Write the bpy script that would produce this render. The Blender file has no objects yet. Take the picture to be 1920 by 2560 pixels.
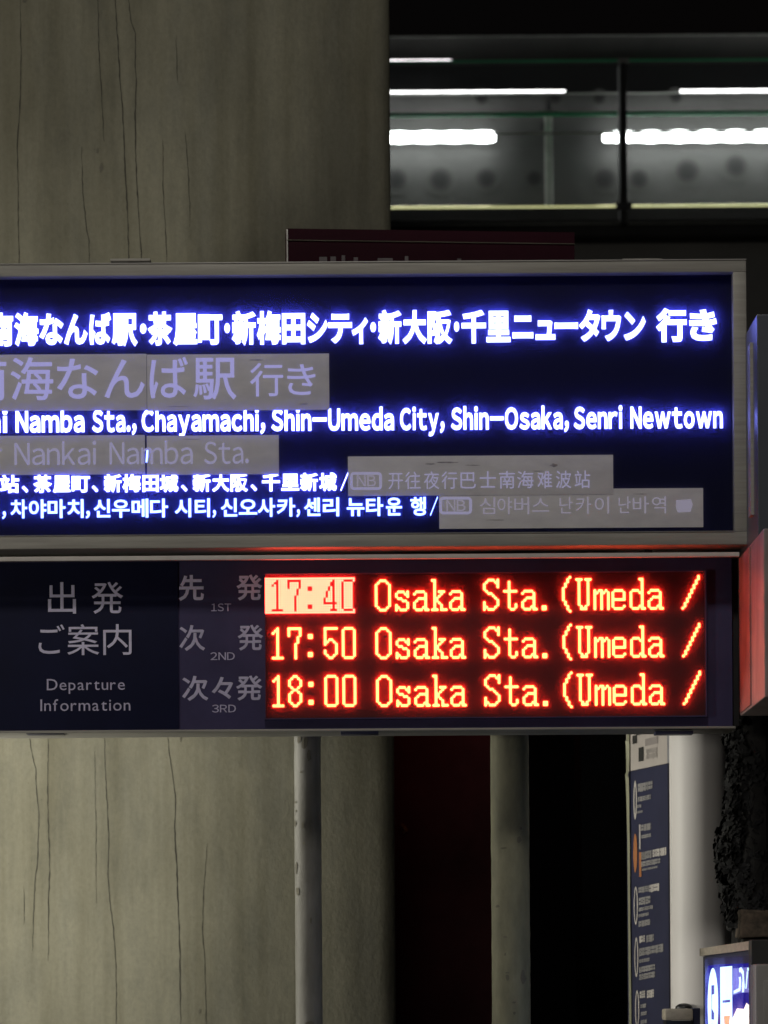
import bpy, bmesh, math, random
from mathutils import Vector, Matrix
random.seed(7)
sc = bpy.context.scene
col = sc.collection

# ------------------------------------------------------------------ camera
FPX, SH, ROLL = 7200.0, 1200.0, 0.0065
CAM = Vector((0, 0, 1.6))
cd = bpy.data.cameras.new('camera'); cam = bpy.data.objects.new('camera', cd); col.objects.link(cam)
cd.sensor_fit = 'HORIZONTAL'; cd.sensor_width = 36; cd.lens = 36 * FPX / 1920
cd.shift_y = SH / 1920
cd.clip_start = .1; cd.clip_end = 400
cd.dof.use_dof = True; cd.dof.focus_distance = 6.0; cd.dof.aperture_fstop = 10
cam.location = CAM; cam.rotation_euler = (math.pi / 2, ROLL, 0)
sc.camera = cam

# ------------------------------------------------------------------ night sky
w = bpy.data.worlds.new('World'); sc.world = w; w.use_nodes = True
nt = w.node_tree; nt.nodes.clear()
out = nt.nodes.new('ShaderNodeOutputWorld'); bg = nt.nodes.new('ShaderNodeBackground')
sky = nt.nodes.new('ShaderNodeTexSky'); sky.sky_type = 'NISHITA'; sky.sun_disc = False
sky.sun_elevation = math.radians(-4); sky.sun_rotation = math.radians(200)
bg.inputs['Strength'].default_value = 0.12
nt.links.new(sky.outputs[0], bg.inputs[0]); nt.links.new(bg.outputs[0], out.inputs[0])
sc.view_settings.view_transform = 'Standard'; sc.view_settings.look = 'None'
sc.view_settings.exposure = 0.0; sc.view_settings.gamma = 1.0
try: sc.view_settings.use_curve_mapping = False
except Exception: pass
sc.cycles.use_denoising = True
sc.cycles.sample_clamp_indirect = 6
sc.cycles.max_bounces = 6; sc.cycles.transparent_max_bounces = 12

# ------------------------------------------------------------------ helpers
def ray(px, py):
    a = (px - 960) / FPX; b = (1280 - py + SH) / FPX
    c, s = math.cos(ROLL), math.sin(ROLL)
    return Vector((a * c + b * s, 1, -a * s + b * c))
def P(px, py, Y):
    return CAM + ray(px, py) * Y
def on_plane(px, py, p, n):
    d = ray(px, py)
    return CAM + d * ((p - CAM).dot(n) / d.dot(n))

def tag(o, label=None, cat=None, group=None, kind=None):
    if label: o['label'] = label
    if cat: o['category'] = cat
    if group: o['group'] = group
    if kind: o['kind'] = kind
    return o
def empty(name, loc):
    o = bpy.data.objects.new(name, None); col.objects.link(o); o.location = loc; o.empty_display_size = .1
    return o
def link_mesh(name, me, m, parent=None, smooth=False):
    if m: me.materials.append(m)
    if smooth: me.polygons.foreach_set('use_smooth', [True] * len(me.polygons))
    o = bpy.data.objects.new(name, me); col.objects.link(o)
    if parent:
        o.parent = parent; o.matrix_parent_inverse = Matrix.Translation(parent_world(parent)).inverted()
    return o
def parent_world(p):
    v = Vector((0, 0, 0))
    if p.type == 'EMPTY': v = p.location.copy()
    return v
class MB:
    def __init__(s): s.bm = bmesh.new()
    def box(s, x0, x1, y0, y1, z0, z1, bev=0):
        r = bmesh.ops.create_cube(s.bm, size=1)
        for v in r['verts']:
            v.co = Vector(((x0 + x1) / 2 + v.co.x * (x1 - x0), (y0 + y1) / 2 + v.co.y * (y1 - y0), (z0 + z1) / 2 + v.co.z * (z1 - z0)))
        if bev:
            es = {e for v in r['verts'] for e in v.link_edges}
            bmesh.ops.bevel(s.bm, geom=list(es), offset=bev, segments=2, affect='EDGES', profile=.6)
        return s
    def pbox(s, px0, py0, px1, py1, Y0, Y1, bev=0, ref=None):
        """box that fills the given outline at its front depth Y0; ref = where the slanted outline was read"""
        rx, ry = ref or ((px0 + px1) / 2, (py0 + py1) / 2)
        return s.box(P(px0, ry, Y0).x, P(px1, ry, Y0).x, Y0, Y1, P(rx, py1, Y0).z, P(rx, py0, Y0).z, bev)
    def cyl(s, a, b, r0, r1=None, seg=20, caps=True):
        a, b = Vector(a), Vector(b); r1 = r0 if r1 is None else r1
        d = (b - a); q = d.to_track_quat('Z', 'Y')
        ring = [[], []]
        for k, (c, r) in enumerate(((a, r0), (b, r1))):
            for i in range(seg):
                t = 2 * math.pi * i / seg
                ring[k].append(s.bm.verts.new(c + q @ Vector((r * math.cos(t), r * math.sin(t), 0))))
        for i in range(seg):
            j = (i + 1) % seg
            s.bm.faces.new((ring[0][i], ring[0][j], ring[1][j], ring[1][i]))
        if caps:
            s.bm.faces.new(ring[0][::-1]); s.bm.faces.new(ring[1])
        return s
    def poly(s, pts, thick=None):
        vs = [s.bm.verts.new(p) for p in pts]
        f = s.bm.faces.new(vs)
        if thick is not None:
            r = bmesh.ops.extrude_face_region(s.bm, geom=[f])
            bmesh.ops.translate(s.bm, verts=[g for g in r['geom'] if isinstance(g, bmesh.types.BMVert)], vec=thick)
        return s
    def build(s, name, m, parent=None, smooth=False):
        bmesh.ops.recalc_face_normals(s.bm, faces=s.bm.faces)
        me = bpy.data.meshes.new(name); s.bm.to_mesh(me); s.bm.free()
        o = link_mesh(name, me, m, parent)
        if smooth:
            me.shade_smooth() if hasattr(me, 'shade_smooth') else None
            try: me.set_sharp_from_angle(angle=math.radians(35))
            except Exception: pass
        return o

# ------------------------------------------------------------------ materials
def nodes(name):
    m = bpy.data.materials.new(name); m.use_nodes = True
    nt = m.node_tree; nt.nodes.clear()
    o = nt.nodes.new('ShaderNodeOutputMaterial')
    return m, nt, o
def surf(name, c, rough=.6, metal=0, var=.15, scale=8.0, stretch=(1, 1, 1), bump=.0, spec=.5, c2=None):
    m, nt, o = nodes(name)
    b = nt.nodes.new('ShaderNodeBsdfPrincipled'); nt.links.new(b.outputs[0], o.inputs[0])
    b.inputs['Roughness'].default_value = rough; b.inputs['Metallic'].default_value = metal
    b.inputs['Specular IOR Level'].default_value = spec
    tc = nt.nodes.new('ShaderNodeTexCoord'); mp = nt.nodes.new('ShaderNodeMapping')
    mp.inputs['Scale'].default_value = stretch
    nz = nt.nodes.new('ShaderNodeTexNoise'); nz.inputs['Scale'].default_value = scale
    nz.inputs['Detail'].default_value = 7; nz.inputs['Roughness'].default_value = .65
    nt.links.new(tc.outputs['Object'], mp.inputs[0]); nt.links.new(mp.outputs[0], nz.inputs[0])
    rp = nt.nodes.new('ShaderNodeValToRGB')
    lo = c2 or [x * (1 - var * 2) for x in c]
    rp.color_ramp.elements[0].position = .3; rp.color_ramp.elements[0].color = (*[max(0, x) for x in lo], 1)
    rp.color_ramp.elements[1].position = .7; rp.color_ramp.elements[1].color = (*[min(1, x * (1 + var * .5)) for x in c], 1)
    nt.links.new(nz.outputs[0], rp.inputs[0]); nt.links.new(rp.outputs[0], b.inputs['Base Color'])
    if bump:
        bp = nt.nodes.new('ShaderNodeBump'); bp.inputs['Strength'].default_value = bump; bp.inputs['Distance'].default_value = .004
        nt.links.new(nz.outputs[0], bp.inputs['Height']); nt.links.new(bp.outputs[0], b.inputs['Normal'])
    return m
def emis(name, c, s):
    m, nt, o = nodes(name)
    e = nt.nodes.new('ShaderNodeEmission'); e.inputs[0].default_value = (*c, 1); e.inputs[1].default_value = s
    nt.links.new(e.outputs[0], o.inputs[0])
    return m
def hazy(name, frac, tint=(1, 1, 1), milk=(1, 1, 1), gloss=.0):
    """clear sheet with a faint milky haze, also added over signs for bloom: light from behind spreads a little in the sheet"""
    m, nt, o = nodes(name)
    t = nt.nodes.new('ShaderNodeBsdfTransparent'); t.inputs[0].default_value = (*tint, 1)
    d = nt.nodes.new('ShaderNodeBsdfTranslucent'); d.inputs[0].default_value = (*milk, 1)
    mx = nt.nodes.new('ShaderNodeMixShader'); mx.inputs[0].default_value = frac
    nt.links.new(t.outputs[0], mx.inputs[1]); nt.links.new(d.outputs[0], mx.inputs[2])
    last = mx
    if gloss:
        g = nt.nodes.new('ShaderNodeBsdfGlossy'); g.inputs['Roughness'].default_value = .12
        fr = nt.nodes.new('ShaderNodeFresnel'); fr.inputs[0].default_value = 1.3
        mu = nt.nodes.new('ShaderNodeMath'); mu.operation = 'MULTIPLY'; mu.inputs[1].default_value = gloss
        nt.links.new(fr.outputs[0], mu.inputs[0])
        m2 = nt.nodes.new('ShaderNodeMixShader'); nt.links.new(mu.outputs[0], m2.inputs[0])
        nt.links.new(mx.outputs[0], m2.inputs[1]); nt.links.new(g.outputs[0], m2.inputs[2]); last = m2
    nt.links.new(last.outputs[0], o.inputs[0])
    return m

def concrete(name, base, dark, k=1.0):
    m, nt, o = nodes(name)
    N = nt.nodes.new; L = nt.links.new
    b = N('ShaderNodeBsdfPrincipled'); L(b.outputs[0], o.inputs[0]); b.inputs['Roughness'].default_value = .85
    b.inputs['Specular IOR Level'].default_value = .25
    tc = N('ShaderNodeTexCoord')
    def noise(scale, stretch, det=6, rough=.6):
        mp = N('ShaderNodeMapping'); mp.inputs['Scale'].default_value = stretch; L(tc.outputs['Object'], mp.inputs[0])
        n = N('ShaderNodeTexNoise'); n.inputs['Scale'].default_value = scale; n.inputs['Detail'].default_value = det
        n.inputs['Roughness'].default_value = rough; L(mp.outputs[0], n.inputs[0]); return n
    big = noise(2.2, (1, 1, .6), 4); streak = noise(9, (2.2, 2.2, .13), 5, .55); fine = noise(90, (1, 1, .8), 6, .7); pock = noise(28, (1, 1, .5), 3)
    r1 = N('ShaderNodeValToRGB'); r1.color_ramp.elements[0].position = .25; r1.color_ramp.elements[1].position = .8
    r1.color_ramp.elements[0].color = (*dark, 1); r1.color_ramp.elements[1].color = (*base, 1)
    L(big.outputs[0], r1.inputs[0])
    r2 = N('ShaderNodeValToRGB'); r2.color_ramp.elements[0].position = .3; r2.color_ramp.elements[1].position = .6
    r2.color_ramp.elements[0].color = (.70, .69, .65, 1); r2.color_ramp.elements[1].color = (1, 1, 1, 1)
    L(streak.outputs[0], r2.inputs[0])
    r3 = N('ShaderNodeValToRGB'); r3.color_ramp.elements[0].position = .2; r3.color_ramp.elements[1].position = .8
    r3.color_ramp.elements[0].color = (.78, .78, .77, 1); r3.color_ramp.elements[1].color = (1.12, 1.12, 1.12, 1)
    L(fine.outputs[0], r3.inputs[0])
    m1 = N('ShaderNodeMixRGB'); m1.blend_type = 'MULTIPLY'; m1.inputs[0].default_value = .8 * k; L(r1.outputs[0], m1.inputs[1]); L(r2.outputs[0], m1.inputs[2])
    m2 = N('ShaderNodeMixRGB'); m2.blend_type = 'MULTIPLY'; m2.inputs[0].default_value = .8; L(m1.outputs[0], m2.inputs[1]); L(r3.outputs[0], m2.inputs[2])
    patch = noise(5, (1, 1, .35), 8, .75); r4 = N('ShaderNodeValToRGB'); r4.color_ramp.elements[0].position = .38; r4.color_ramp.elements[1].position = .56
    r4.color_ramp.elements[0].color = (.74, .75, .76, 1); r4.color_ramp.elements[1].color = (1.05, 1.04, 1.0, 1); L(patch.outputs[0], r4.inputs[0])
    vo = N('ShaderNodeTexVoronoi'); vo.inputs['Scale'].default_value = 42; L(tc.outputs['Object'], vo.inputs[0])
    r5 = N('ShaderNodeValToRGB'); r5.color_ramp.elements[0].position = .03; r5.color_ramp.elements[1].position = .07
    r5.color_ramp.elements[0].color = (.5, .49, .45, 1); r5.color_ramp.elements[1].color = (1, 1, 1, 1); L(vo.outputs['Distance'], r5.inputs[0])
    m3 = N('ShaderNodeMixRGB'); m3.blend_type = 'MULTIPLY'; m3.inputs[0].default_value = .75; L(m2.outputs[0], m3.inputs[1]); L(r4.outputs[0], m3.inputs[2])
    m4 = N('ShaderNodeMixRGB'); m4.blend_type = 'MULTIPLY'; m4.inputs[0].default_value = .6; L(m3.outputs[0], m4.inputs[1]); L(r5.outputs[0], m4.inputs[2])
    L(m4.outputs[0], b.inputs['Base Color'])
    ad = N('ShaderNodeMath'); ad.operation = 'ADD'; L(fine.outputs[0], ad.inputs[0]); L(pock.outputs[0], ad.inputs[1])
    bp = N('ShaderNodeBump'); bp.inputs['Strength'].default_value = .35; bp.inputs['Distance'].default_value = .004
    L(ad.outputs[0], bp.inputs['Height']); L(bp.outputs[0], b.inputs['Normal'])
    return m

M = dict(
    wall=concrete('wall_concrete', (.31, .30, .238), (.19, .182, .14)),
    crack=surf('crack_dark', (.05, .047, .038), .95),
    stain=surf('stain_dark', (.15, .14, .11), .95),
    frame=surf('aluminium_frame', (.36, .345, .315), .55, .15, .12, 30, (.2, 1, 4), .1),
    trim=surf('bright_trim', (.62, .60, .58), .3, .8, .1, 20),
    navy=surf('navy_face', (.004, .005, .024), .5, 0, .1, 5, spec=.15),
    blackplate=surf('black_plate', (.008, .010, .040), .6, 0, .15, 6, bump=.05, spec=.2),
    purple=surf('purple_plate', (.060, .052, .125), .6, 0, .15, 6, bump=.05, spec=.2),
    ledback=surf('led_backing', (.012, .004, .005), .6),
    sticker=surf('sticker_vinyl', (.82, .80, .68), .6, 0, .08, 14, (1, 1, 2.5), .1),
    print=surf('lavender_print', (.78, .74, 1.0), .5, 0, .1, 40),
    printdim=surf('lavender_print_small', (.60, .56, .78), .5, 0, .1, 40),
    maroon=surf('maroon_board', (.032, .005, .012), .6, 0, .12, 6, spec=.08),
    darkgrey=surf('dark_paint', (.035, .036, .034), .6, 0, .2, 5),
    wallgrey=surf('grey_cladding', (.088, .088, .084), .6, 0, .15, 2.5, (1, 1, 2)),
    post=surf('galvanised_post', (.19, .185, .17), .65, .1, .3, 16, (1, 1, .35), .5, c2=(.10, .095, .08)),
    post2=surf('painted_post', (.23, .22, .145), .7, 0, .22, 14, (1, 1, .4), .3, c2=(.10, .10, .07)),
    white=surf('white_paint', (.84, .81, .80), .5, 0, .05, 5, (1, 1, .3)),
    navyboard=surf('navy_board', (.035, .038, .085), .45, 0, .12, 8),
    boardwhite=surf('board_white', (.62, .58, .55), .5, 0, .08, 20),
    boardgrey=surf('board_grey', (.33, .32, .32), .5, 0, .1, 20),
    boarddark=surf('board_dark', (.04, .04, .04), .5),
    orange=surf('board_orange', (.50, .20, .08), .5, 0, .1, 20),
    bluegrey=surf('bluegrey_panel', (.10, .11, .135), .35, .2, .12, 5, (1, 1, .3)),
    pinkgrey=surf('scratched_panel', (.36, .29, .28), .5, .1, .2, 22, (1, 1, .3), .35),
    greenedge=emis('placeholder', (0, 0, 0), 0),
    beige=surf('beige_cap', (.52, .46, .38), .5, 0, .15, 30, (1, 1, 3), .2),
    bark=surf('dark_bark', (.014, .013, .013), .9, 0, .4, 12, bump=.8),
    leaf=surf('dark_leaf', (.007, .007, .009), .8, 0, .35, 25),
    stone=surf('brown_stone', (.16, .12, .09), .85, 0, .45, 30, bump=.7, c2=(.03, .025, .02)),
    ground=surf('asphalt', (.05, .05, .048), .9, 0, .2, 12, bump=.4),
    metal=surf('dark_metal', (.06, .06, .065), .4, .6),
    steel=surf('pale_steel', (.42, .44, .40), .35, .7, .1, 10),
)
bpy.data.materials.remove(M['greenedge'])
M['greenedge'] = surf('green_glass_edge', (.10, .80, .36), .6, 0, .1, 3, spec=.2)
M['letter'] = emis('backlit_letter', (.235, .265, 1.0), 10.5)
M['letter2'] = emis('backlit_letter_small', (.16, .24, 1.0), 7.5)
M['ghost'] = emis('letter_through_sticker', (.35, .335, .60), 1.0)
M['ghost2'] = emis('letter_through_sticker_dim', (.285, .27, .37), 1.0)
M['ghost3'] = emis('letter_through_sticker_faint', (.255, .235, .275), 1.0)
M['led'] = emis('led_orange', (1.0, .105, .030), 16.0)
M['ledb'] = emis('led_block', (1.0, .080, .044), 13.0)
M['cover'] = hazy('bloom_haze', .155, milk=(.28, .28, .95))  # blue tinted haze sheet, added so that the letters bloom
M['ledbloom'] = hazy('led_bloom', .19, milk=(1.0, .16, .30))

# ------------------------------------------------------------------ glyphs
_g = {}
def glyph(ch, bev, raw=False):
    key = (ch, bev, raw)
    if key in _g: return _g[key]
    c = bpy.data.curves.new('g', 'FONT')
    s = ch
    if '!' <= ch <= '~' and not raw: s = chr(ord(ch) + 0xFEE0)          # the wide forms sit in the sans face used on the sign
    c.body = s; c.resolution_u = 3; c.bevel_depth = bev; c.bevel_resolution = 0; c.fill_mode = 'FRONT' if False else 'BOTH'
    o = bpy.data.objects.new('g', c); col.objects.link(o)
    dg = bpy.context.evaluated_depsgraph_get(); dg.update()
    me = bpy.data.meshes.new_from_object(o.evaluated_get(dg))
    vs = [v.co.copy() for v in me.vertices]; fs = [tuple(p.vertices) for p in me.polygons]
    if vs:
        bb = (min(v.x for v in vs), max(v.x for v in vs), min(v.y for v in vs), max(v.y for v in vs))
    else: bb = (0, .3, 0, .7)
    bpy.data.objects.remove(o); bpy.data.curves.remove(c); bpy.data.meshes.remove(me)
    _g[key] = (vs, fs, bb); return _g[key]

def text(name, spans, y_top, y_bot, ref, bev, Y, m, parent, xref=None, raw=False, label=None, depth=.0012, gap=.085, place=None):
    """spans: (string, x0, x1): each string is laid out letter by letter and fitted between x0 and x1.
    y_top / y_bot: where the top and foot of the letter `ref` stand at x = xref."""
    xr = spans[0][1] if xref is None else xref
    zt, zb = P(xr, y_top, Y).z, P(xr, y_bot, Y).z
    rb = glyph(ref, bev, raw)[2]; sy = (zt - zb) / (rb[3] - rb[2])
    ym = (y_top + y_bot) / 2; o = None
    for s, x0, x1 in spans:
        V, F = [], []
        X0, X1 = P(x0, ym, Y).x, P(x1, ym, Y).x
        cur = 0; items = []
        for ch in s:
            if ch == ' ': cur += .30; continue
            vs, fs, bb = glyph(ch, bev, raw)
            items.append((ch, cur)); cur += (bb[1] - bb[0]) + (gap if ord(ch) < 128 else .06)
        last = glyph(items[-1][0], bev, raw)[2]
        tot = items[-1][1] + last[1] - last[0]
        sx = (X1 - X0) / tot
        for ch, cx in items:
            vs, fs, bb = glyph(ch, bev, raw); base = len(V)
            for v in vs:
                V.append((X0 + (cx + v.x - bb[0]) * sx, Y - (v.z / max(bev, 1e-4)) * depth * .5 - depth * .5, zb + (v.y - rb[2]) * sy))
            F += [tuple(i + base for i in f) for f in fs]
        me = bpy.data.meshes.new(name); me.from_pydata(V, [], F); me.update()
        o = link_mesh(name, me, m, parent)
        if label: o['label'] = label
    return o

# ------------------------------------------------------------------ setting: ground
g = MB(); g.box(-60, 60, -20, 120, -.3, 0).build('ground', M['ground'])['kind'] = 'structure'

# ------------------------------------------------------------------ concrete wall with cracks
WY = 7.5
wx0 = P(400, 300, WY).x; SL = .5
wx1 = P(972, 300, WY + .19).x + .003
def wall_y(x):
    """the face is flat, then curves gently away towards its right edge"""
    return WY + (SL * (x - wx0) ** 2 / (2 * (wx1 - wx0)) if x > wx0 else 0)
def PW(px, py):
    Y = WY
    for _ in range(6): Y = wall_y(P(px, py, Y).x)
    return P(px, py, Y)
pier = empty('concrete_wall', (wx1 - 1.6, WY + .5, 0))
tag(pier, 'cracked olive grey concrete wall behind the bus signs', 'wall')
prof = [(-4.2, WY + 1.3), (-4.2, WY), (wx0, WY)] + [(wx0 + (wx1 - .02 - wx0) * k / 24, wall_y(wx0 + (wx1 - .02 - wx0) * k / 24)) for k in range(1, 25)]
ye = prof[-1][1]; prof += [(wx1 - .006, ye + .014), (wx1, ye + .026), (wx1, WY + 1.3)]
wb = MB(); lo = [wb.bm.verts.new((x, y, 0)) for x, y in prof]; hi = [wb.bm.verts.new((x, y, 9.5)) for x, y in prof]
for k in range(len(prof)):
    j = (k + 1) % len(prof); wb.bm.faces.new((lo[k], lo[j], hi[j], hi[k]))
wb.bm.faces.new(hi)
wb.build('wall_body', M['wall'], pier, True)
def crack(pts, w0, name='crack', m='crack', off=.0006):
    """thin irregular split in the render coat, px path on the wall face"""
    mb = MB(); L = []
    P3 = [PW(x, y) for x, y in pts]
    fine = []
    for a, b in zip(P3, P3[1:]):
        n = max(2, int((a - b).length / .012))
        for i in range(n):
            fine.append(a.lerp(b, i / n))
    fine.append(P3[-1])
    for i, p in enumerate(fine):
        t = i / max(1, len(fine) - 1)
        wd = w0 * 1.3 * (.35 + .65 * math.sin(math.pi * min(1, max(0, t))) ** .5) * random.uniform(.45, 1.25)
        j = random.uniform(-1, 1) * .0009
        L.append((p.x + j - wd / 2, p.x + j + wd / 2, p.z))
    for a, b in zip(L, L[1:]):
        mb.poly([(a[0], wall_y(a[0]) - off, a[2]), (b[0], wall_y(b[0]) - off, b[2]), (b[1], wall_y(b[1]) - off, b[2]), (a[1], wall_y(a[1]) - off, a[2])])
    mb.build(name, M[m], pier)
Uz = lambda pts: [(x * .5907, y * .5907) for x, y in pts]
Lz = lambda pts: [(x * .4822, 1800 + y * .4822) for x, y in pts]
for pts, wd in (([(83, -60), (86, 0), (90, 250), (85, 450), (72, 620), (78, 800), (76, 860), (82, 1110), (86, 1250)], .0022),
                ([(413, -60), (415, 0), (420, 250), (432, 430), (440, 600)], .0019),
                ([(485, -60), (487, 0), (500, 200), (508, 340), (520, 480), (525, 600), (530, 740), (540, 900), (545, 1110), (550, 1250)], .0026),
                ([(540, -60), (545, 0), (552, 80), (572, 140), (573, 280), (578, 340), (572, 500), (574, 640), (580, 800), (590, 950), (600, 1110), (606, 1250)], .0026),
                ([(345, 620), (350, 800), (365, 960), (378, 1020), (378, 1120)], .0018),
                ([(690, 590), (690, 800), (700, 960), (708, 1130)], .0016),
                ([(745, 150), (748, 260), (752, 350)], .0014),
                ([(785, 560), (795, 700), (803, 860), (805, 960)], .0016)):
    crack(Uz(pts), wd)
for pts, wd in (([(150, 0), (152, 80), (165, 170), (185, 250), (190, 380), (203, 500), (195, 740), (182, 830), (175, 1000), (168, 1200)], .0021),
                ([(250, 60), (248, 450), (256, 650), (258, 800), (252, 920), (252, 1100), (250, 1250)], .0023),
                ([(540, 60), (548, 300), (556, 450), (565, 620), (560, 800), (572, 960), (588, 1080), (600, 1250), (603, 1400), (603, 1640)], .0021),
                ([(866, 20), (868, 80), (880, 180), (905, 360), (912, 420), (906, 560), (912, 700), (918, 800), (925, 1000), (932, 1200), (938, 1640)], .0025),
                ([(1075, 640), (1055, 900), (1050, 1100), (1062, 1250), (1072, 1640)], .0016),
                ([(490, 160), (497, 500), (500, 950)], .0012), ([(122, 860), (128, 960), (124, 1060)], .0015)):
    crack(Lz(pts), wd)
for x, y, a, b in ((244, 378, 4.5, 7), (253, 420, 5, 13), (499, 2527, 3, 7), (452, 1846, 2.5, 10), (62, 2, 6, 6)):
    c = PW(x, y); mb = MB()
    mb.poly([(c.x + a / 960 * .9 * math.cos(t) * random.uniform(.7, 1.2) + b / 9600 * math.sin(t), c.y - .0012, c.z + b / 960 * math.sin(t) * random.uniform(.8, 1.1)) for t in [k * math.pi / 6 for k in range(12)]])
    mb.build('chipped_spot', M['stain'], pier)

# ------------------------------------------------------------------ far walkway with glass guard and tube lights
FY = 20.0
wk = empty('elevated_walkway', P(1500, 560, FY + 1.2) - Vector((0, 0, .5)))
tag(wk, 'dark elevated walkway with green edged glass guard and strip lights', 'walkway')
XR = 2500
# rear cladding, slab, fascia, roof beam
MB().pbox(700, 232, XR, 560, FY + 2.0, FY + 2.1).build('rear_wall', M['wallgrey'], wk)
MB().pbox(700, 549, XR, 590, FY - .1, FY + 2.2).build('floor_slab', M['darkgrey'], wk)
MB().pbox(700, 566, XR, 1500, FY + .1, FY + 2.0).build('fascia', surf('fascia_grey', (.38, .38, .36), .7, 0, .12, 1.2), wk)
MB().pbox(700, 88, XR, 150, FY + 2.2, FY + 2.6).build('roof_beam', surf('beam_grey', (.09, .09, .085), .6, 0, .15, 2), wk)
MB().pbox(700, 86, XR, 88.6, FY + 2.18, FY + 2.2).build('roof_edge', M['steel'], wk)
MB().pbox(700, 150, XR, 231, FY + 2.3, FY + 2.5).build('upper_panel', surf('panel_black', (.012, .014, .016), .4, 0, .15, 2), wk)
MB().pbox(700, 518, XR, 548, FY + 1.5, FY + 1.6).build('shade_panel', surf('shade_grey', (.10, .10, .095), .7, 0, .15, 2), wk)  # panel added in front so the foot of the wall looks less lit
ventm, nt_, o_2 = nodes('vent_fade')  # vent disc: dark centre fading to the wall grey at its rim
pb_ = nt_.nodes.new('ShaderNodeBsdfPrincipled'); va_ = nt_.nodes.new('ShaderNodeVertexColor'); va_.layer_name = 'rim_fade'
mx_ = nt_.nodes.new('ShaderNodeMixRGB'); mx_.inputs[1].default_value = (.085, .085, .08, 1); mx_.inputs[2].default_value = (.008, .008, .008, 1)
nt_.links.new(va_.outputs[0], mx_.inputs[0]); nt_.links.new(mx_.outputs[0], pb_.inputs['Base Color']); pb_.inputs['Roughness'].default_value = .7; nt_.links.new(pb_.outputs[0], o_2.inputs[0])
# round vents on the rear wall
for x, y, r in ((990, 449, 26), (1101, 449, 27), (1215, 446, 24), (1336, 446, 19), (1513, 447, 25), (1597, 447, 23), (1718, 428, 28), (1840, 415, 26), (1950, 415, 26),
                (1203, 246, 16), (1388, 246, 15), (1498, 246, 15), (1690, 243, 15), (1280, 532, 14), (1660, 532, 15), (1780, 533, 16), (1895, 531, 16)):
    c = P(x, y, FY + 2.0); r *= (FY + 2) / FPX
    mb = MB(); cl = mb.bm.loops.layers.color.new('rim_fade'); rs = [0, .4, .75, 1.05, 1.3, 1.6]; al = [1, 1, .9, .62, .22, 0]; pr = None
    for k, q_ in enumerate(rs[1:]):
        cur = [mb.bm.verts.new((c.x + r * q_ * math.cos(t), FY + 1.992 + .001 * k, c.z + r * q_ * math.sin(t))) for t in [j * math.pi / 14 for j in range(28)]]
        fs_ = [mb.bm.faces.new(cur)] if pr is None else [mb.bm.faces.new((pr[j], pr[(j + 1) % 28], cur[(j + 1) % 28], cur[j])) for j in range(28)]
        for f in fs_:
            for lp_ in f.loops:
                a_ = al[k + 1] if (lp_.vert in cur) else al[k]
                lp_[cl] = (a_, a_, a_, 1)
        pr = cur
    mb.build('round_vent', ventm, wk)
# rails
for y0, y1, Y, mt in ((147.5, 150.5, FY, 'greenedge'), (278, 287, FY + 1.4, 'greenedge'), (557, 559, FY - .12, 'steel'),
                      (329, 331.5, FY + 1.2, 'steel'), (230, 232.2, FY + 1.9, 'steel')):
    MB().pbox(700, y0, XR, y1, Y, Y + .03).build('rail' if mt == 'steel' else 'glass_edge', M[mt], wk)
ra, rb_ = P(700, 515, FY + 1.95), P(XR, 515, FY + 1.95); zr = P(1440, 515, FY + 1.95).z
MB().cyl((ra.x, FY + 1.95, zr), (rb_.x, FY + 1.95, zr), .0085, None, 12).build('polished_rail', surf('polished_rail', (.85, .84, .55), .18, 1, .03), wk, True)
MB().pbox(700, 513.6, XR, 516.4, FY + 1.92, FY + 1.935).build('rail_glow', emis('rail_glow', (.70, .70, .34), 1.0), wk)  # emissive strip paints the bright highlight along the rail
glass = hazy('guard_glass', .03, (.968, .985, .975), (.2, .2, .2), gloss=.3)
for x0, x1 in ((700, 1546), (1572, XR)):
    MB().pbox(x0, 152, x1, 511, FY + .005, FY + .02).build('glass_panel', glass, wk)
for x0, x1 in ((700, 1361), (1383, XR)):
    MB().pbox(x0, 289, x1, 505, FY + 1.405, FY + 1.42).build('glass_panel', glass, wk)
MB().pbox(1363, 276, 1382, 512, FY + 1.88, FY + 1.95, .008).build('mullion', surf('mullion_paint', (.75, .78, .70), .5), wk)
MB().pbox(1367, 252, 1377, 276, FY + 1.88, FY + 1.94).build('mullion_cap', M['metal'], wk)
MB().pbox(1357, 276, 1388, 281, FY + 1.85, FY + 1.88).build('clamp', M['steel'], wk)
MB().pbox(1352, 306, 1359, 320, FY + 1.85, FY + 1.88).build('clamp', M['metal'], wk)
MB().pbox(1550, 150, 1568, 562, FY - .15, FY + .02, .01).build('dark_post', M['darkgrey'], wk)
MB().pbox(1540, 506, 1580, 524, FY - .17, FY - .15).build('post_clamp', M['metal'], wk)
MB().pbox(1545, 146, 1573, 156, FY - .17, FY - .15).build('post_clamp', M['steel'], wk)
tube = emis('tube_light', (1, .98, 1.0), 15.0); tube2 = emis('tube_light_far', (1, .96, .98), 4.5)
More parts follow.
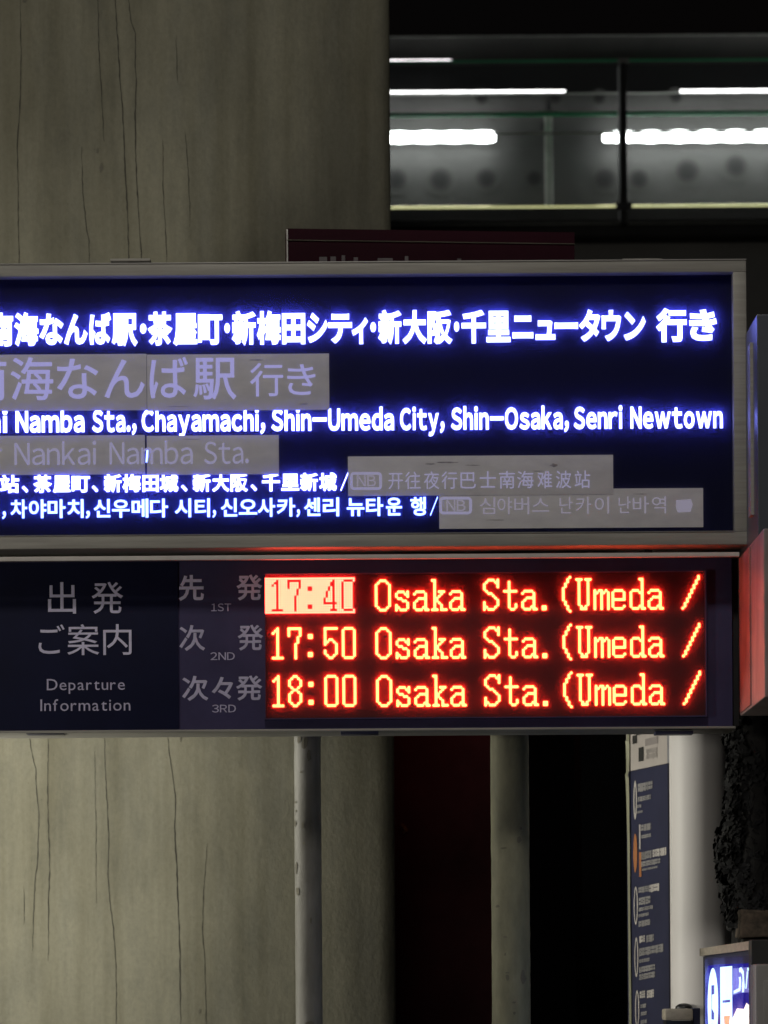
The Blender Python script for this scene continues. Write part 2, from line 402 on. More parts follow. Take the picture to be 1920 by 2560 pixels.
def strip(x0, x1, y, r, Y, m, name, label):
    c0, c1 = P(x0, y, Y), P(x1, y, Y); z = P((x0 + x1) / 2, y, Y).z
    root = empty(name, ((c0.x + c1.x) / 2, Y, z)); tag(root, label, 'light', 'strip lights of the far walkway')
    mb = MB(); n = max(8, int((x1 - x0) / 9)); prev = None
    seg = 14; rr = r * Y / FPX; rings = []
    for i in range(n + 1):
        x = c0.x + (c1.x - c0.x) * i / n
        k = rr * (1 + .09 * math.sin((x0 + (x1 - x0) * i / n) / 70 * 2 * math.pi)) * (.82 if i in (0, n) else 1)
        rings.append([mb.bm.verts.new((x, Y + k * math.cos(t), z + k * math.sin(t))) for t in [2 * math.pi * j / seg for j in range(seg)]])
    for a, b in zip(rings, rings[1:]):
        for j in range(seg):
            mb.bm.faces.new((a[j], a[(j + 1) % seg], b[(j + 1) % seg], b[j]))
    mb.bm.faces.new(rings[0]); mb.bm.faces.new(rings[-1][::-1])
    mb.build('tube', m, root, True)
    MB().box(c0.x, c1.x, Y + rr * .95, Y + rr * 1.5, z - rr * .4, z + rr * .4).build('housing', M['steel'], root)
strip(900, 1238, 343, 13.5, FY + 1.84, tube, 'strip_light', 'short thick strip light beside the concrete wall edge')
strip(1508, 2300, 340, 13.5, FY + 1.84, tube, 'strip_light', 'long thick strip light behind the dark square post')
strip(900, 1413, 229.5, 2.7, FY + 1.85, tube2, 'strip_light', 'thin strip light ending above the pale mullion')
strip(1700, 2300, 226, 3.6, FY + 1.85, tube2, 'strip_light', 'thin strip light at the right edge below the beam')
strip(900, 1128, 151.5, 1.7, FY + 1.9, tube2, 'strip_light', 'topmost thin short glow added for a reflection by the wall edge')  # emissive bar painted in as a light's reflection on the glass top edge

# dark shopfront below, behind the posts
sf = empty('shop_front', P(1300, 2300, 12.5)); sf.location.z = 0
tag(sf, 'unlit dark shop front with maroon band behind the posts', 'building')
mb = MB(); mb.box(-.4, 3.6, 12.5, 12.8, 0, P(1300, 1300, 12.5).z); mb.build('wall', surf('shop_black', (.0025, .0025, .004), .8, 0, .2, 1.2, spec=.08), sf)
MB().pbox(940, 1500, 1262, 2700, 12.42, 12.5).build('maroon_shutter', surf('band_maroon', (.10, .03, .035), .7, 0, .3, 1.6, spec=.1), sf)
lc = P(1110, 1690, 12.0)  # unseen red lamp added to redden the shutter top
lan = empty('red_fill_lamp', lc); tag(lan, 'small unseen red lamp added behind the departure board to tint the shutter', 'lantern')
mb = MB(); bmesh.ops.create_uvsphere(mb.bm, u_segments=16, v_segments=10, radius=.05)
for v in mb.bm.verts: v.co = v.co + lc
mb.build('fill_globe', emis('fill_red', (1, .08, .05), 1.2), lan)
ll = bpy.data.lights.new('lantern', 'POINT'); ll.energy = .45; ll.color = (1, .25, .2); ll.shadow_soft_size = .08
lo_ = bpy.data.objects.new('lantern_light', ll); col.objects.link(lo_); lo_.location = lc + Vector((0, -.12, -.05))
for x, y, s in ((1004, 2060, 4), (1009, 2066, 5), (1013, 2072, 4.5), (1008, 2078, 3)):  # tiny orange glint of light put in as coloured blocks
    MB().pbox(x, y, x + s, y + s * 1.1, 12.40, 12.44).build('orange_glint', surf('glint_orange', (.65, .38, .08), .35, .4) if 'glint_orange' not in bpy.data.materials else bpy.data.materials['glint_orange'], sf)

# maroon board just behind the upper sign, turned slightly away
mrb = empty('maroon_board', P(1075, 640, 6.6)); tag(mrb, 'dark maroon board half hidden behind top edge of the navy sign', 'sign')
a0, a1 = P(716, 571, 6.50), P(1436, 571, 6.55)
def slab(a, b, z0, z1, th, m, name, parent, bev=0):
    a2, b2 = Vector((a.x, a.y, 0)), Vector((b.x, b.y, 0)); n = (b2 - a2).cross(Vector((0, 0, 1))).normalized()
    if n.y > 0: n = -n
    mb = MB(); mb.poly([(a.x, a.y, z0), (b.x, b.y, z0), (b.x, b.y, z1), (a.x, a.y, z1)], -n * th)
    return mb.build(name, m, parent), n
zt = P(716, 571, 6.5).z
_, nn = slab(a0, a1, zt - .55, zt, .06, M['maroon'], 'board_body', mrb)
o_ = nn * .004
slab(a0 + o_ + Vector((.0, 0, 0)), a1 + o_, zt - .0275, zt - .0262, .003, M['stain'], 'seam_trim', mrb)
slab(a0 + nn * .003, a0 + nn * .003 + (a1 - a0).normalized() * .003, zt - .5, zt - .002, .02, M['trim'], 'edge_trim', mrb)
for x, y, wd in ((798, 642, 20), (826, 641, 14), (854, 638, 9), (884, 643, 11), (944, 645, 38), (1012, 640, 9), (1143, 646, 10)):
    f_ = (x - 716) / 720; Y_ = 6.5 + .05 * f_ - .004
    MB().pbox(x, y, x + wd, 668, Y_ - .002, Y_, .0008).build('faded_letter_top', surf('faded_grey', (.14, .12, .13), .6) if 'faded_grey' not in bpy.data.materials else bpy.data.materials['faded_grey'], mrb)

# ------------------------------------------------------------------ support posts of the signs
def post(x0, x1, Y, top_py, m, label, spots):
    c = P((x0 + x1) / 2, 2190, Y); r = (x1 - x0) / 2 * Y / FPX
    root = empty('sign_post', (c.x, Y, 0)); tag(root, label, 'post', None)
    mb = MB(); N = 90; zt = P(960, top_py, Y).z; seg = 36; rings = []
    for i in range(N + 1):
        z = zt * i / N
        rings.append([mb.bm.verts.new((c.x + (r + random.uniform(-1, 1) * .0005) * math.cos(t), Y + r * math.sin(t), z)) for t in [2 * math.pi * k / seg for k in range(seg)]])
    for a, b in zip(rings, rings[1:]):
        for k in range(seg): mb.bm.faces.new((a[k], a[(k + 1) % seg], b[(k + 1) % seg], b[k]))
    mb.bm.faces.new(rings[-1]); mb.build('shaft', m, root, True)
    MB().cyl((c.x, Y, 0), (c.x, Y, .02), r * 2.2, None, 24).build('base_plate', M['metal'], root)
    for x, y, a, b in spots:            # chips that follow the round shaft
        pc = P(x, y, Y - r); s0 = (pc.x - c.x) / r
        if abs(s0) > .93: continue
        mb = MB(); pts = []
        for k in range(10):
            t = k * math.pi / 5
            q = random.uniform(.6, 1.15)
            xx = max(-.97, min(.97, s0 + a * Y / FPX * math.cos(t) * q / r)); zz = pc.z + b * Y / FPX * math.sin(t) * q
            pts.append((c.x + (r + .0012) * xx, Y - (r + .0012) * math.sqrt(1 - xx * xx), zz))
        mb.poly(pts); mb.build('chip', M['stain'], root)
    return root
Lq = lambda u, v: (700 + u * .4822, 1800 + v * .4822)
sp1 = [(*Lq(82, 424), 4, 2.5), (*Lq(80, 535), 3, 9), (*Lq(125, 638), 5, 4), (*Lq(86, 765), 3, 15), (*Lq(92, 885), 4, 13), (*Lq(128, 120), 9, 20),
       (*Lq(150, 180), 6, 16), (*Lq(100, 95), 6, 12), (*Lq(155, 1570), 12, 5), (*Lq(118, 545), 3, 9), (*Lq(84, 470), 2, 3), (*Lq(110, 270), 4, 3), (*Lq(160, 1040), 3, 8)]
sp2 = [(*Lq(1160, 663), 8, 2), (*Lq(1130, 965), 5, 4), (*Lq(1168, 1125), 6, 3), (*Lq(1168, 1215), 3, 4), (*Lq(1180, 1335), 5, 10), (*Lq(1240, 620), 6, 10),
       (*Lq(1248, 560), 3, 5), (*Lq(1215, 1520), 4, 5), (*Lq(1212, 1465), 5, 3), (*Lq(1178, 1310), 6, 2), (*Lq(1260, 1340), 8, 20)]
post(737, 804, 6.32, 1500, M['post'], 'thin peeling grey steel post with bright left edge', sp1)
post(1228, 1324, 6.34, 1500, M['post2'], 'thicker olive painted steel post right of the thin post', sp2)

# ------------------------------------------------------------------ upper backlit sign
S0 = 6.0
sg = empty('destination_sign', P(700, 1370, S0 + .08)); tag(sg, 'navy backlit bus destination sign with glowing white multilingual lettering', 'sign')
REF = (930, 0)
def sbox(px0, py0, px1, py1, Y0, Y1, m, name, parent, bev=0, yref=1010, xref=930):
    mb = MB(); X0, X1 = P(px0, yref, Y0).x, P(px1, yref, Y0).x
    mb.box(X0, X1, Y0, Y1, P(xref, py1, Y0).z, P(xref, py0, Y0).z, bev)
    return mb.build(name, m, parent, True)
XL = -560
sbox(XL, 655, 1868, 1367, 6.006, 6.15, M['frame'], 'housing', sg, .002)
sbox(XL, 655, 1868, 686, 5.978, 6.006, M['frame'], 'frame_rail', sg, .003)
sbox(XL, 1334, 1868, 1367, 5.978, 6.006, M['frame'], 'frame_rail', sg, .003)
sbox(1834, 685.4, 1868, 1334.6, 5.9785, 6.006, M['frame'], 'frame_stile', sg, .0025)
sbox(XL, 685.4, XL + 34, 1334.6, 5.9785, 6.006, M['frame'], 'frame_stile', sg, .0025)
for y0, y1 in ((652.8, 655.4), (1332.6, 1334.6)):
    sbox(XL, y0, 1868 if y0 < 1000 else 1834, y1, 5.976, 5.981, M['trim'], 'edge_strip', sg)
sbox(XL + 33, 685, 1835, 1335, 6.0035, 6.0058, M['navy'], 'face_panel', sg)
def sheet(px0, py0, px1, py1, Y, m, name, parent, yref=1010, xref=930):
    X0, X1 = P(px0, yref, Y).x, P(px1, yref, Y).x; z0, z1 = P(xref, py1, Y).z, P(xref, py0, Y).z
    mb = MB(); mb.poly([(X0, Y, z0), (X1, Y, z0), (X1, Y, z1), (X0, Y, z1)]); return mb.build(name, m, parent)
sheet(XL + 33, 685, 1835, 1335, 5.9920, M['cover'], 'bloom_sheet', sg)
for x0, x1 in ((278, 378), (1558, 1658)):
    sbox(x0, 646, x1, 653, 6.01, 6.08, M['frame'], 'hanging_clip', sg, .001, xref=(x0 + x1) / 2)
for x0, x1 in ((-300, -250), (690, 740), (1290, 1340)):
    sbox(x0, 1100, x1, 1300, 6.151, WY + .05 if x1 < 900 else 6.31, M['metal'], 'bracket', sg)
B = M['letter']; LY = 6.0030
row1 = [('南', -30, 33), ('海', 35, 96), ('な', 98, 159), ('ん', 160, 219), ('ば', 223, 278), ('駅', 279, 344), ('・', 350, 366), ('茶', 369, 431), ('屋', 433, 493), ('町', 495, 556),
        ('・', 561, 575), ('新', 579, 640), ('梅', 642, 702), ('田', 705, 763), ('シ', 767, 820), ('テ', 821, 880), ('ィ', 879, 920), ('・', 926, 940), ('新', 945, 1004), ('大', 1006, 1067),
        ('阪', 1069, 1131), ('・', 1135, 1148), ('千', 1154, 1215), ('里', 1216, 1276), ('ニ', 1281, 1333), ('ュ', 1339, 1388), ('ー', 1386, 1445), ('タ', 1447, 1501), ('ウ', 1504, 1553),
        ('ン', 1559, 1614), ('行', 1640, 1717), ('き', 1723, 1792)]
row1 = [('阪', -420, -358), ('急', -355, -295), ('・', -285, -272)][:0] + row1
text('lettering', row1, 775, 862, '新', .045, LY, B, sg, xref=930, label='glowing white Japanese destination line')
text('lettering', [('ai', -32, 19), ('Namba', 39, 211), ('Sta.,', 230, 341), ('Chayamachi,', 354, 663), ('Shin-Umeda', 678, 985), ('City,', 1000, 1111),
                   ('Shin-Osaka,', 1127, 1422), ('Senri', 1434, 1556), ('Newtown', 1576, 1807)], 1021, 1076, 'N', .039, LY, B, sg, xref=930, gap=.075, label='glowing white English destination line')
text('lettering', [('站', 0, 48), ('、', 54, 71), ('茶', 83, 130), ('屋', 132, 176), ('町', 179, 225), ('、', 229, 246), ('新', 259, 304), ('梅', 306, 352), ('田', 356, 397), ('城', 399, 446),
                   ('、', 452, 469), ('新', 481, 527), ('大', 530, 574), ('阪', 576, 620), ('、', 626, 643), ('千', 655, 700), ('里', 703, 748), ('新', 750, 795), ('城', 798, 842), ('/', 851, 871)],
     1184, 1231, '新', .040, LY, B, sg, xref=430, label='glowing white Chinese destination line')
text('lettering', [('시', -42, -4), (',', 5, 15), ('차', 26, 68), ('야', 72, 116), ('마', 119, 164), ('치', 168, 209), (',', 214, 225), ('신', 234, 276), ('우', 280, 324), ('메', 329, 371), ('다', 375, 420),
                   ('시', 437, 478), ('티', 487, 525), (',', 531, 540), ('신', 552, 593), ('오', 597, 643), ('사', 644, 688), ('카', 692, 738), (',', 741, 750), ('센', 760, 801), ('리', 807, 848),
                   ('뉴', 867, 911), ('타', 915, 958), ('운', 965, 1005), ('행', 1026, 1065), ('/', 1075, 1095)],
     1246, 1292, '신', .027, LY, M['letter2'], sg, xref=500, label='glowing white Korean destination line')
# stickers that cover old text, the old letters still glow through
def sticker(x0, y0, x1, y1, xr, label, Y=5.9985):
    return tag(sbox(x0, y0, x1, y1, Y, Y + .0012, M['sticker'], 'cover_sticker', sg, .0003, (y0 + y1) / 2, xr), label)
st1 = sticker(367.5, 885, 823, 1026, 600, 'beige cover strip with ghost of Japanese text')
st1b = sticker(XL + 40, 886, 366.5, 1027, 100, 'beige cover strip running off to the left')
st2 = sticker(367, 1089, 697, 1187, 450, 'beige cover strip over the faded English station name')
st2b = sticker(XL + 40, 1089, 362.5, 1187, 100, None)
st3 = sticker(870, 1139, 1533, 1238, 1200, 'beige cover strip with faint NB box and Chinese text', 5.9972)
st4 = sticker(1098, 1222, 1758, 1320, 1430, 'lowest beige cover strip with faint Korean text')
SY = 5.9982
scf = surf('scuff_mark', (.50, .47, .38), .8, 0, .3, 60)
for x, y, a, b, Y_ in ((1118, 1156, 34, 2.2, 5.9969), (1075, 1160, 16, 1.6, 5.9969), (1180, 1163, 22, 1.2, 5.9969), (1385, 1163, 12, 4, 5.9969), (1345, 1178, 20, 1.0, 5.9969), (1240, 1300, 30, 1.2, 5.9982),
                     (1600, 1235, 24, 1.0, 5.9982), (640, 900, 22, 1.2, 5.9982), (445, 1016, 30, 1.4, 5.9982), (480, 1098, 26, 1.2, 5.9982), (760, 1010, 14, 2, 5.9982)):
    mb = MB(); mb.poly([P(x + a * math.cos(t) * random.uniform(.6, 1), y + b * math.sin(t) * random.uniform(.5, 1.3), Y_ + .0001) for t in [k * math.pi / 7 for k in range(14)]])
    mb.build('scuff', scf, sg)
text('ghost_lettering', [('南', -88, 16), ('海', 26, 133), ('な', 142, 246), ('ん', 261, 362), ('ば', 374, 470), ('駅', 483, 591)], 891, 999, '海', .010, SY, M['ghost'], sg, xref=300, depth=.0005, label='faint lavender letters under the cover strip')
text('ghost_lettering', [('行', 625, 708), ('き', 718, 789)], 907, 991, '行', .004, SY, M['ghost'], sg, xref=700, depth=.0005)
text('ghost_lettering', [('r', -14, 6), ('Nankai', 36, 241), ('Namba', 274, 482), ('Sta.', 510, 622)], 1106, 1161, 'N', .004, SY, M['ghost2'], sg, xref=300, depth=.0005)
SY3 = 5.9969
def ring(x0, y0, x1, y1, Y, m, name, th=6, rad=10):
    mb = MB(); xr = (x0 + x1) / 2
    def rr(e):
        pts = []
        for cx, cy, a in ((x1 - rad, y0 + rad, 0), (x0 + rad, y0 + rad, 90), (x0 + rad, y1 - rad, 180), (x1 - rad, y1 - rad, 270)):
            for k in range(5):
                t = math.radians(a + k * 22.5); pts.append(P(cx + (rad - e) * math.cos(t), cy - (rad - e) * math.sin(t), Y))
        return pts
    A, C = [mb.bm.verts.new(p) for p in rr(0)], [mb.bm.verts.new(p) for p in rr(th)]
    for i in range(len(A)):
        j = (i + 1) % len(A); mb.bm.faces.new((A[i], A[j], C[j], C[i]))
    mb.build(name, m, sg)
ring(875, 1180, 955, 1225, SY3, M['ghost2'], 'ghost_box', 7)
text('ghost_lettering', [('NB', 892, 940)], 1188, 1216, 'N', .012, SY3, M['ghost3'], sg, xref=915, depth=.0004)
text('ghost_lettering', [(c, 860 + a * .5546, 860 + b * .5546) for c, a, b in (('开', 200, 265), ('往', 275, 345), ('夜', 360, 430), ('行', 440, 510), ('巴', 525, 595), ('士', 612, 685), ('南', 700, 770), ('海', 780, 855), ('难', 872, 938), ('波', 955, 1025), ('站', 1040, 1110))],
     1178, 1222, '行', .004, SY3, M['ghost2'], sg, xref=1220, depth=.0004)
ring(1098, 1242, 1180, 1286, SY, M['ghost2'], 'ghost_box', 7)
text('ghost_lettering', [('NB', 1116, 1164)], 1250, 1278, 'N', .010, SY, M['ghost3'], sg, xref=1140, depth=.0004)
text('ghost_lettering', [(c, 860 + a * .5546, 860 + b * .5546) for c, a, b in (('심', 612, 682), ('야', 692, 758), ('버', 768, 835), ('스', 848, 925), ('난', 972, 1030), ('카', 1045, 1115), ('이', 1130, 1195), ('난', 1238, 1292), ('바', 1302, 1375), ('역', 1388, 1452))],
     1242, 1284, '심', .001, SY, M['ghost3'], sg, xref=1430, depth=.0004)
mb = MB(); mb.poly([P(x, y, SY) for x, y in ((1690, 1250), (1728, 1248), (1732, 1262), (1726, 1280), (1694, 1281), (1690, 1270))]); mb.build('ghost_box', M['ghost3'], sg)
mb = MB(); mb.poly([P(x, y, SY) for x, y in ((366, 1124), (371, 1124), (370, 1140), (368, 1156), (364, 1156), (365, 1140))]); mb.build('light_gap', M['letter2'], sg)

# ------------------------------------------------------------------ departure board
D0 = 6.085
db = empty('departure_board', P(800, 1835, D0 + .06)); tag(db, 'dark departure board with red LED times below the navy sign', 'departure board')
dx = lambda *a, **k: sbox(*a, yref=1610, **k)
dx(XL, 1397, 1831, 1822, D0, D0 + .115, M['purple'], 'housing', db, .002)
dx(XL, 1386, 1850, 1397, 5.985, 5.995, M['boardwhite'], 'cable_ledge', db, .001)
dx(XL, 1394, 1846, 1398.5, D0 - .004, D0 + .11, M['frame'], 'top_trim', db, .001)
dx(XL, 1821, 1838, 1827, D0 - .006, D0 + .12, M['frame'], 'bottom_trim', db, .0015)
dx(1832, 1400, 1846, 1820, D0 + .02, D0 + .11, M['metal'], 'end_cap', db)
dx(XL + 5, 1401, 446, 1819, D0 - .0035, D0 - .0002, M['blackplate'], 'title_plate', db, .0008)
for x0, x1, xr in ((64, 158, 110), (850, 945, 900), (1637, 1732, 1690), (93, 113, 100)):
    y = 1827 if x1 - x0 > 30 else 1392
    dx(x0, y, x1, y + (8 if x1 - x0 > 30 else 5), D0 + .002, D0 + .04, M['navyboard'], 'latch', db, .0012, xref=xr)
dx(663, 1432, 1764, 1795, D0 - .004, D0 - .0002, M['ledback'], 'led_window', db)
PY_ = D0 - .0042
for spans, yt, yb, ref, bv, xr, m in (([('出', 120, 190), ('発', 229, 308)], 1455, 1534, '出', .006, 210, 'print'), ([('ご', 96, 162), ('案', 168, 248), ('内', 258, 329)], 1561, 1638, '内', .002, 210, 'print'),
                       ([('Departure', 117, 312)], 1697, 1725, 'D', .001, 210, 'printdim'), ([('Information', 101, 326)], 1748, 1777, 'I', .001, 210, 'printdim')):
    text('printed_lettering', spans, yt, yb, ref, bv, PY_, M[m], db, xref=xr, depth=.0006, raw=ref in 'DI', gap=.12)
PZ = D0 - .0004
for spans, yt, yb, ref, bv, xr, m in (([('先', 446, 510), ('発', 591, 656)], 1437, 1502, '先', .022, 550, 'print'), ([('1ST', 528, 578)], 1509, 1528, 'T', .006, 550, 'printdim'),
                       ([('次', 448, 513), ('発', 594, 658)], 1562, 1627, '次', .016, 550, 'printdim'), ([('2ND', 526, 587)], 1631, 1650, 'N', .006, 550, 'printdim'),
                       ([('次', 455, 521), ('々', 529, 583), ('発', 590, 656)], 1689, 1752, '次', .018, 550, 'printdim'), ([('3RD', 530, 590)], 1762, 1781, 'R', .006, 550, 'printdim')):
    text('printed_lettering', spans, yt, yb, ref, bv, PZ, M[m], db, xref=xr, depth=.0006)
G = {
 'O': "|..###|.#...#|" + "#.....#|" * 10 + ".#...#|..###",
 's': "||||||..###.#|.#...##|.#....#|..##|....##|......#|.#....#|.##...#|.#.###",
 'a': "||||||..####|.#....#|......#|...####|..#...#|.#....#|.#....#|.#...##|..###.##",
 'k': "|.##|..#|..#|..#|..#|..#.###|..#..#|..#.#|..##|..##|..#.#|..#..#|..#..#|.###.###",
 'S': "|..###.#|.#...##|#.....#|#.....#|#|.#|..##|....#|.....#|......#|#.....#|#.....#|##...#|#.###",
 't': "||...#|...#|...#|...#|.######|...#|...#|...#|...#|...#|...#..#|...#..#|....##",
 '.': "|||||||||||||..##|..##",
 '(': "......#|.....#|.....#|....#|....#|...#|...#|...#|...#|...#|...#|....#|....#|.....#|.....#|......#",
 'U': "|.###.###|" + "..#...#|" * 11 + "...#.#|...###",
 'm': "||||||.#.##.#|.##.##.#|" + ".#..#..#|" * 6 + ".#..#..#",
 'e': "||||||..####|.#....#|.#....#|.#....#|.######|.#|.#|.#....#|..####",
 'd': "|.....##|......#|......#|......#|......#|..###.#|.#...##|" + ".#....#|" * 5 + ".#...##|..###.##",
 '1': "|...#|..##|.#.#|" + "...#|" * 10 + ".#####",
 '7': "|######|#....#|#....#|#....#|....#|....#|....#|...#|...#|...#|...#|...#|...#|...#",
 ':': "||||.##|.##|||||||.##|.##",
 '5': "|######|#|#|#|#|#.##|##..#|#....#|.....#|.....#|#....#|#....#|.#..#|..##",
 '0': "|.####|" + "#....#|" * 12 + ".####",
 '8': "|..##|.#..#|#....#|#....#|#....#|.#..#|..##|.#..#|#....#|#....#|#....#|#....#|.#..#|..##",
 '4': "|....#|...##|...##|..#.#|..#.#|.#..#|.#..#|.#..#|#...#|#...#|######|....#|....#|...###",
}
G['/'] = '|'.join('.' * (7 - r // 2) + '#' for r in range(15))
PT = 5.63
def dots(cells, y1, xr, m, name, label, inv=None, rad=4.1):
    """cells: (char, x of column 0); y1 = height of row 1 at x = xr"""
    mb = MB(); pts = set()
    Y = D0 - .0045
    for ch, x in cells:
        for r, line in enumerate(G[ch].split('|')):
            for c, k in enumerate(line):
                if k == '#': pts.add((round(x + c * PT, 2), r))
    if inv:
        full = set()
        for ch, x in inv:
            for r in range(16):
                for c in range(8): full.add((round(x + (c - 1) * PT, 2), r))
        pts = {p for p in full if not any(p[1] == q[1] and abs(p[0] - q[0]) < 2 for q in pts)}
    for x, r in pts:
        cx = P(x, y1, Y).x; cz = P(xr, y1 + (r - 1) * PT, Y).z; R = rad * Y / FPX
        v = [mb.bm.verts.new((cx + R * math.cos(t), Y, cz + R * math.sin(t))) for t in [math.pi / 4 * k for k in range(8)]]
        t_ = mb.bm.verts.new((cx, Y - .0011, cz))
        for k in range(8): mb.bm.faces.new((v[k], v[(k + 1) % 8], t_))
    o = mb.build(name, m, db); o['label'] = label; o['kind'] = 'stuff'
    return o
msg = "Osaka Sta.(Umeda /"
for n, (tm, y1) in enumerate((('17:40', 1452), ('17:50', 1571.5), ('18:00', 1691))):
    x0 = 675.5 + n * 1.6
    xs = (0, 45, 90, 135.5, 180.5)
    cells = [(c, x0 + k) for c, k in zip(tm, xs)]
    if n == 0:
        dots(cells, y1, 780, M['ledb'], 'led_time', 'lit block with dark 17:40 digits', inv=[('0', x0 - 5 + 45 * k) for k in range(5)], rad=3.15)
    else:
        dots(cells, y1, 780, M['led'], 'led_time', 'yellow and red LED digits ' + tm)
    dots([(c, 940 + n * 1.6 + 45.1 * k) for k, c in enumerate(msg) if c != ' '], y1 - 2.5, 1340, M['led'], 'led_message', 'yellow and red LED words Osaka Sta. (Umeda /')
sheet(664, 1433, 1763, 1794, D0 - .0115, M['ledbloom'], 'led_bloom', db, 1610)  # haze sheet added to give the LEDs a red bloom
for a in ((663, 1430, 1764, 1433), (663, 1794, 1764, 1797)):
    dx(*a, D0 - .018, D0 - .0002, M['purple'], 'cover_edge', db)
for a in ((660, 1430, 663, 1797), (1764, 1430, 1767, 1797)):
    dx(*a, D0 - .018, D0 - .0002, M['purple'], 'cover_edge', db)
# small fittings in the gap between the two boards
for x0, y0, x1, y1, mt in ((1585, 1384, 1642, 1391, 'trim'), (1613, 1374, 1632, 1384, 'metal'), (1662, 1386, 1690, 1392, 'steel'), (1468, 1381, 1482, 1391, 'steel'), (1180, 1383, 1560, 1392, 'metal'), (990, 1384, 1160, 1392, 'metal')):
    dx(x0, y0, x1, y1, 6.07, 6.10, M[mt], 'cable_clip', db, .001, xref=(x0 + x1) / 2)

# ------------------------------------------------------------------ box sign standing edge-on at the right
es = empty('side_box_sign', P(1900, 1790, 5.85)); tag(es, 'narrow grey box sign at right edge, lit red at its foot', 'sign')
xl = P(1849, 1600, 6.05).x
yA, yB = 6.05, 5.66
zb = P(1850, 1790, 6.05).z; zm = P(1890, 1368, 5.9).z
mb = MB(); mb.box(xl, xl + .25, yB, yA, zb, zm, .003); mb.build('lower_box', M['pinkgrey'], es)
MB().box(xl - .003, xl, 5.86, 6.03, zb + .004, zm - .004, .001).build('side_flange', surf('flange_red_lit', (.34, .15, .14), .5, 0, .25, 20, (1, 1, .3)), es)  # red of the LED light is put into the flange colour
xu = P(1893, 1000, 5.80).x
mb = MB(); mb.box(xu, xu + .25, 5.80, 6.1, zm + .002, P(1893, 785, 5.8).z, .003); mb.build('upper_box', M['bluegrey'], es)
MB().pbox(1876, 856, 1899, 1287, 5.86, 5.90, .001).build('hinge_plate', M['frame'], es)
for y0, y1 in ((905, 980), (1045, 1120), (1165, 1270)):
    MB().pbox(1886, y0, 1890, y1, 5.857, 5.861).build('slot', M['boarddark'], es)

# ------------------------------------------------------------------ white round column, map board
cY = 6.52
c = P(1761, 2190, cY); r = 78 * cY / FPX
clm = empty('white_column', (c.x, cY + r, 0)); tag(clm, 'smooth white round column behind the navy route board', 'column')
mb = MB(); mb.cyl((c.x, cY + r, 0), (c.x, cY + r, P(1752, 1480, cY).z), r, None, 64); mb.build('shaft', M['white'], clm, True)
mb = MB(); mb.cyl((c.x, cY + r, 0), (c.x, cY + r, .08), r * 1.15, r * 1.1, 48); mb.build('base_ring', M['metal'], clm, True)

bA, bB = P(1569, 1930, 7.08), P(1684, 1905, 6.79)
rb = empty('route_board', Vector(((bA.x + bB.x) / 2, (bA.y + bB.y) / 2, 0))); tag(rb, 'tall navy route board with white header, seen almost edge on', 'sign')
bd = Vector((bB.x - bA.x, bB.y - bA.y, 0)); bn = bd.cross(Vector((0, 0, 1))).normalized()
if bn.y > 0: bn = -bn
zsplit = bA.z; 
def bslab(u0, u1, z0, z1, off, th, m, name):
    a = bA + bd * u0 + bn * off; b = bA + bd * u1 + bn * off
    mb = MB(); mb.poly([(a.x, a.y, z0), (b.x, b.y, z0), (b.x, b.y, z1), (a.x, a.y, z1)], -bn * th); return mb.build(name, m, rb)
bslab(-.01, .99, .3, 3.0, 0, .005, M['metal'], 'board_core')
bslab(0, .905, .35, zsplit - .001, .003, .0028, M['navyboard'], 'navy_field')
bslab(.905, 1.0, .35, zsplit - .001, .004, .0038, surf('navy_edge', (.012, .012, .03), .4), 'navy_edge')
bslab(0, .90, zsplit + .0005, 2.95, .003, .0028, surf('header_white', (.56, .51, .48), .5, 0, .06, 12), 'header_field')
bslab(.90, 1.0, zsplit + .0005, 2.95, .004, .0038, surf('header_edge', (.30, .30, .33), .5), 'header_edge')
# warped pale edge trim at the far side
mb = MB(); prev = None
for y, o0, o1 in ((1820, 0, 6), (1850, -2, 5), (1853, -5, 4), (1862, -4, 5), (1900, -3, 5), (1930, -3, 3), (1938, -6, 1), (1945, -5, 3), (1990, -3, 4), (2050, -2, 4), (2100, -1, 5), (2300, 0, 5), (2570, 1, 7)):
    a = P(1568 + o0 + (y - 1820) * .005, y, 7.06); b = P(1568 + o1 + (y - 1820) * .005, y, 7.05)
    cur = (mb.bm.verts.new(a), mb.bm.verts.new(b))
    if prev: mb.bm.faces.new((prev[0], prev[1], cur[1], cur[0]))
    prev = cur
mb.build('edge_trim', surf('trim_pale', (.42, .42, .30), .4, .2), rb)
pl = bA + bn * .0045
def on(px, py, off=0): return on_plane(px, py, pl + bn * off, bn)
Z6 = lambda u, v: (1500 + u * .3437, 1800 + v * .3437)
def mark(u0, v0, u1, v1, m, skew=True, off=0):
    """mark on the board face; its rows keep level in the place"""
    (x0, y0), (x1, y1) = Z6(u0, v0), Z6(u1, v1)
    a = on(x0, (y0 + y1) / 2, off); b = on(x1, (y0 + y1) / 2, off)
    zc = on((x0 + x1) / 2, (y0 + y1) / 2, off).z; h = abs(on((x0 + x1) / 2, y0).z - on((x0 + x1) / 2, y1).z) / 2
    mb = MB(); mb.poly([(a.x, a.y, zc - h), (b.x, b.y, zc - h), (b.x, b.y, zc + h), (a.x, a.y, zc + h)]); return mb
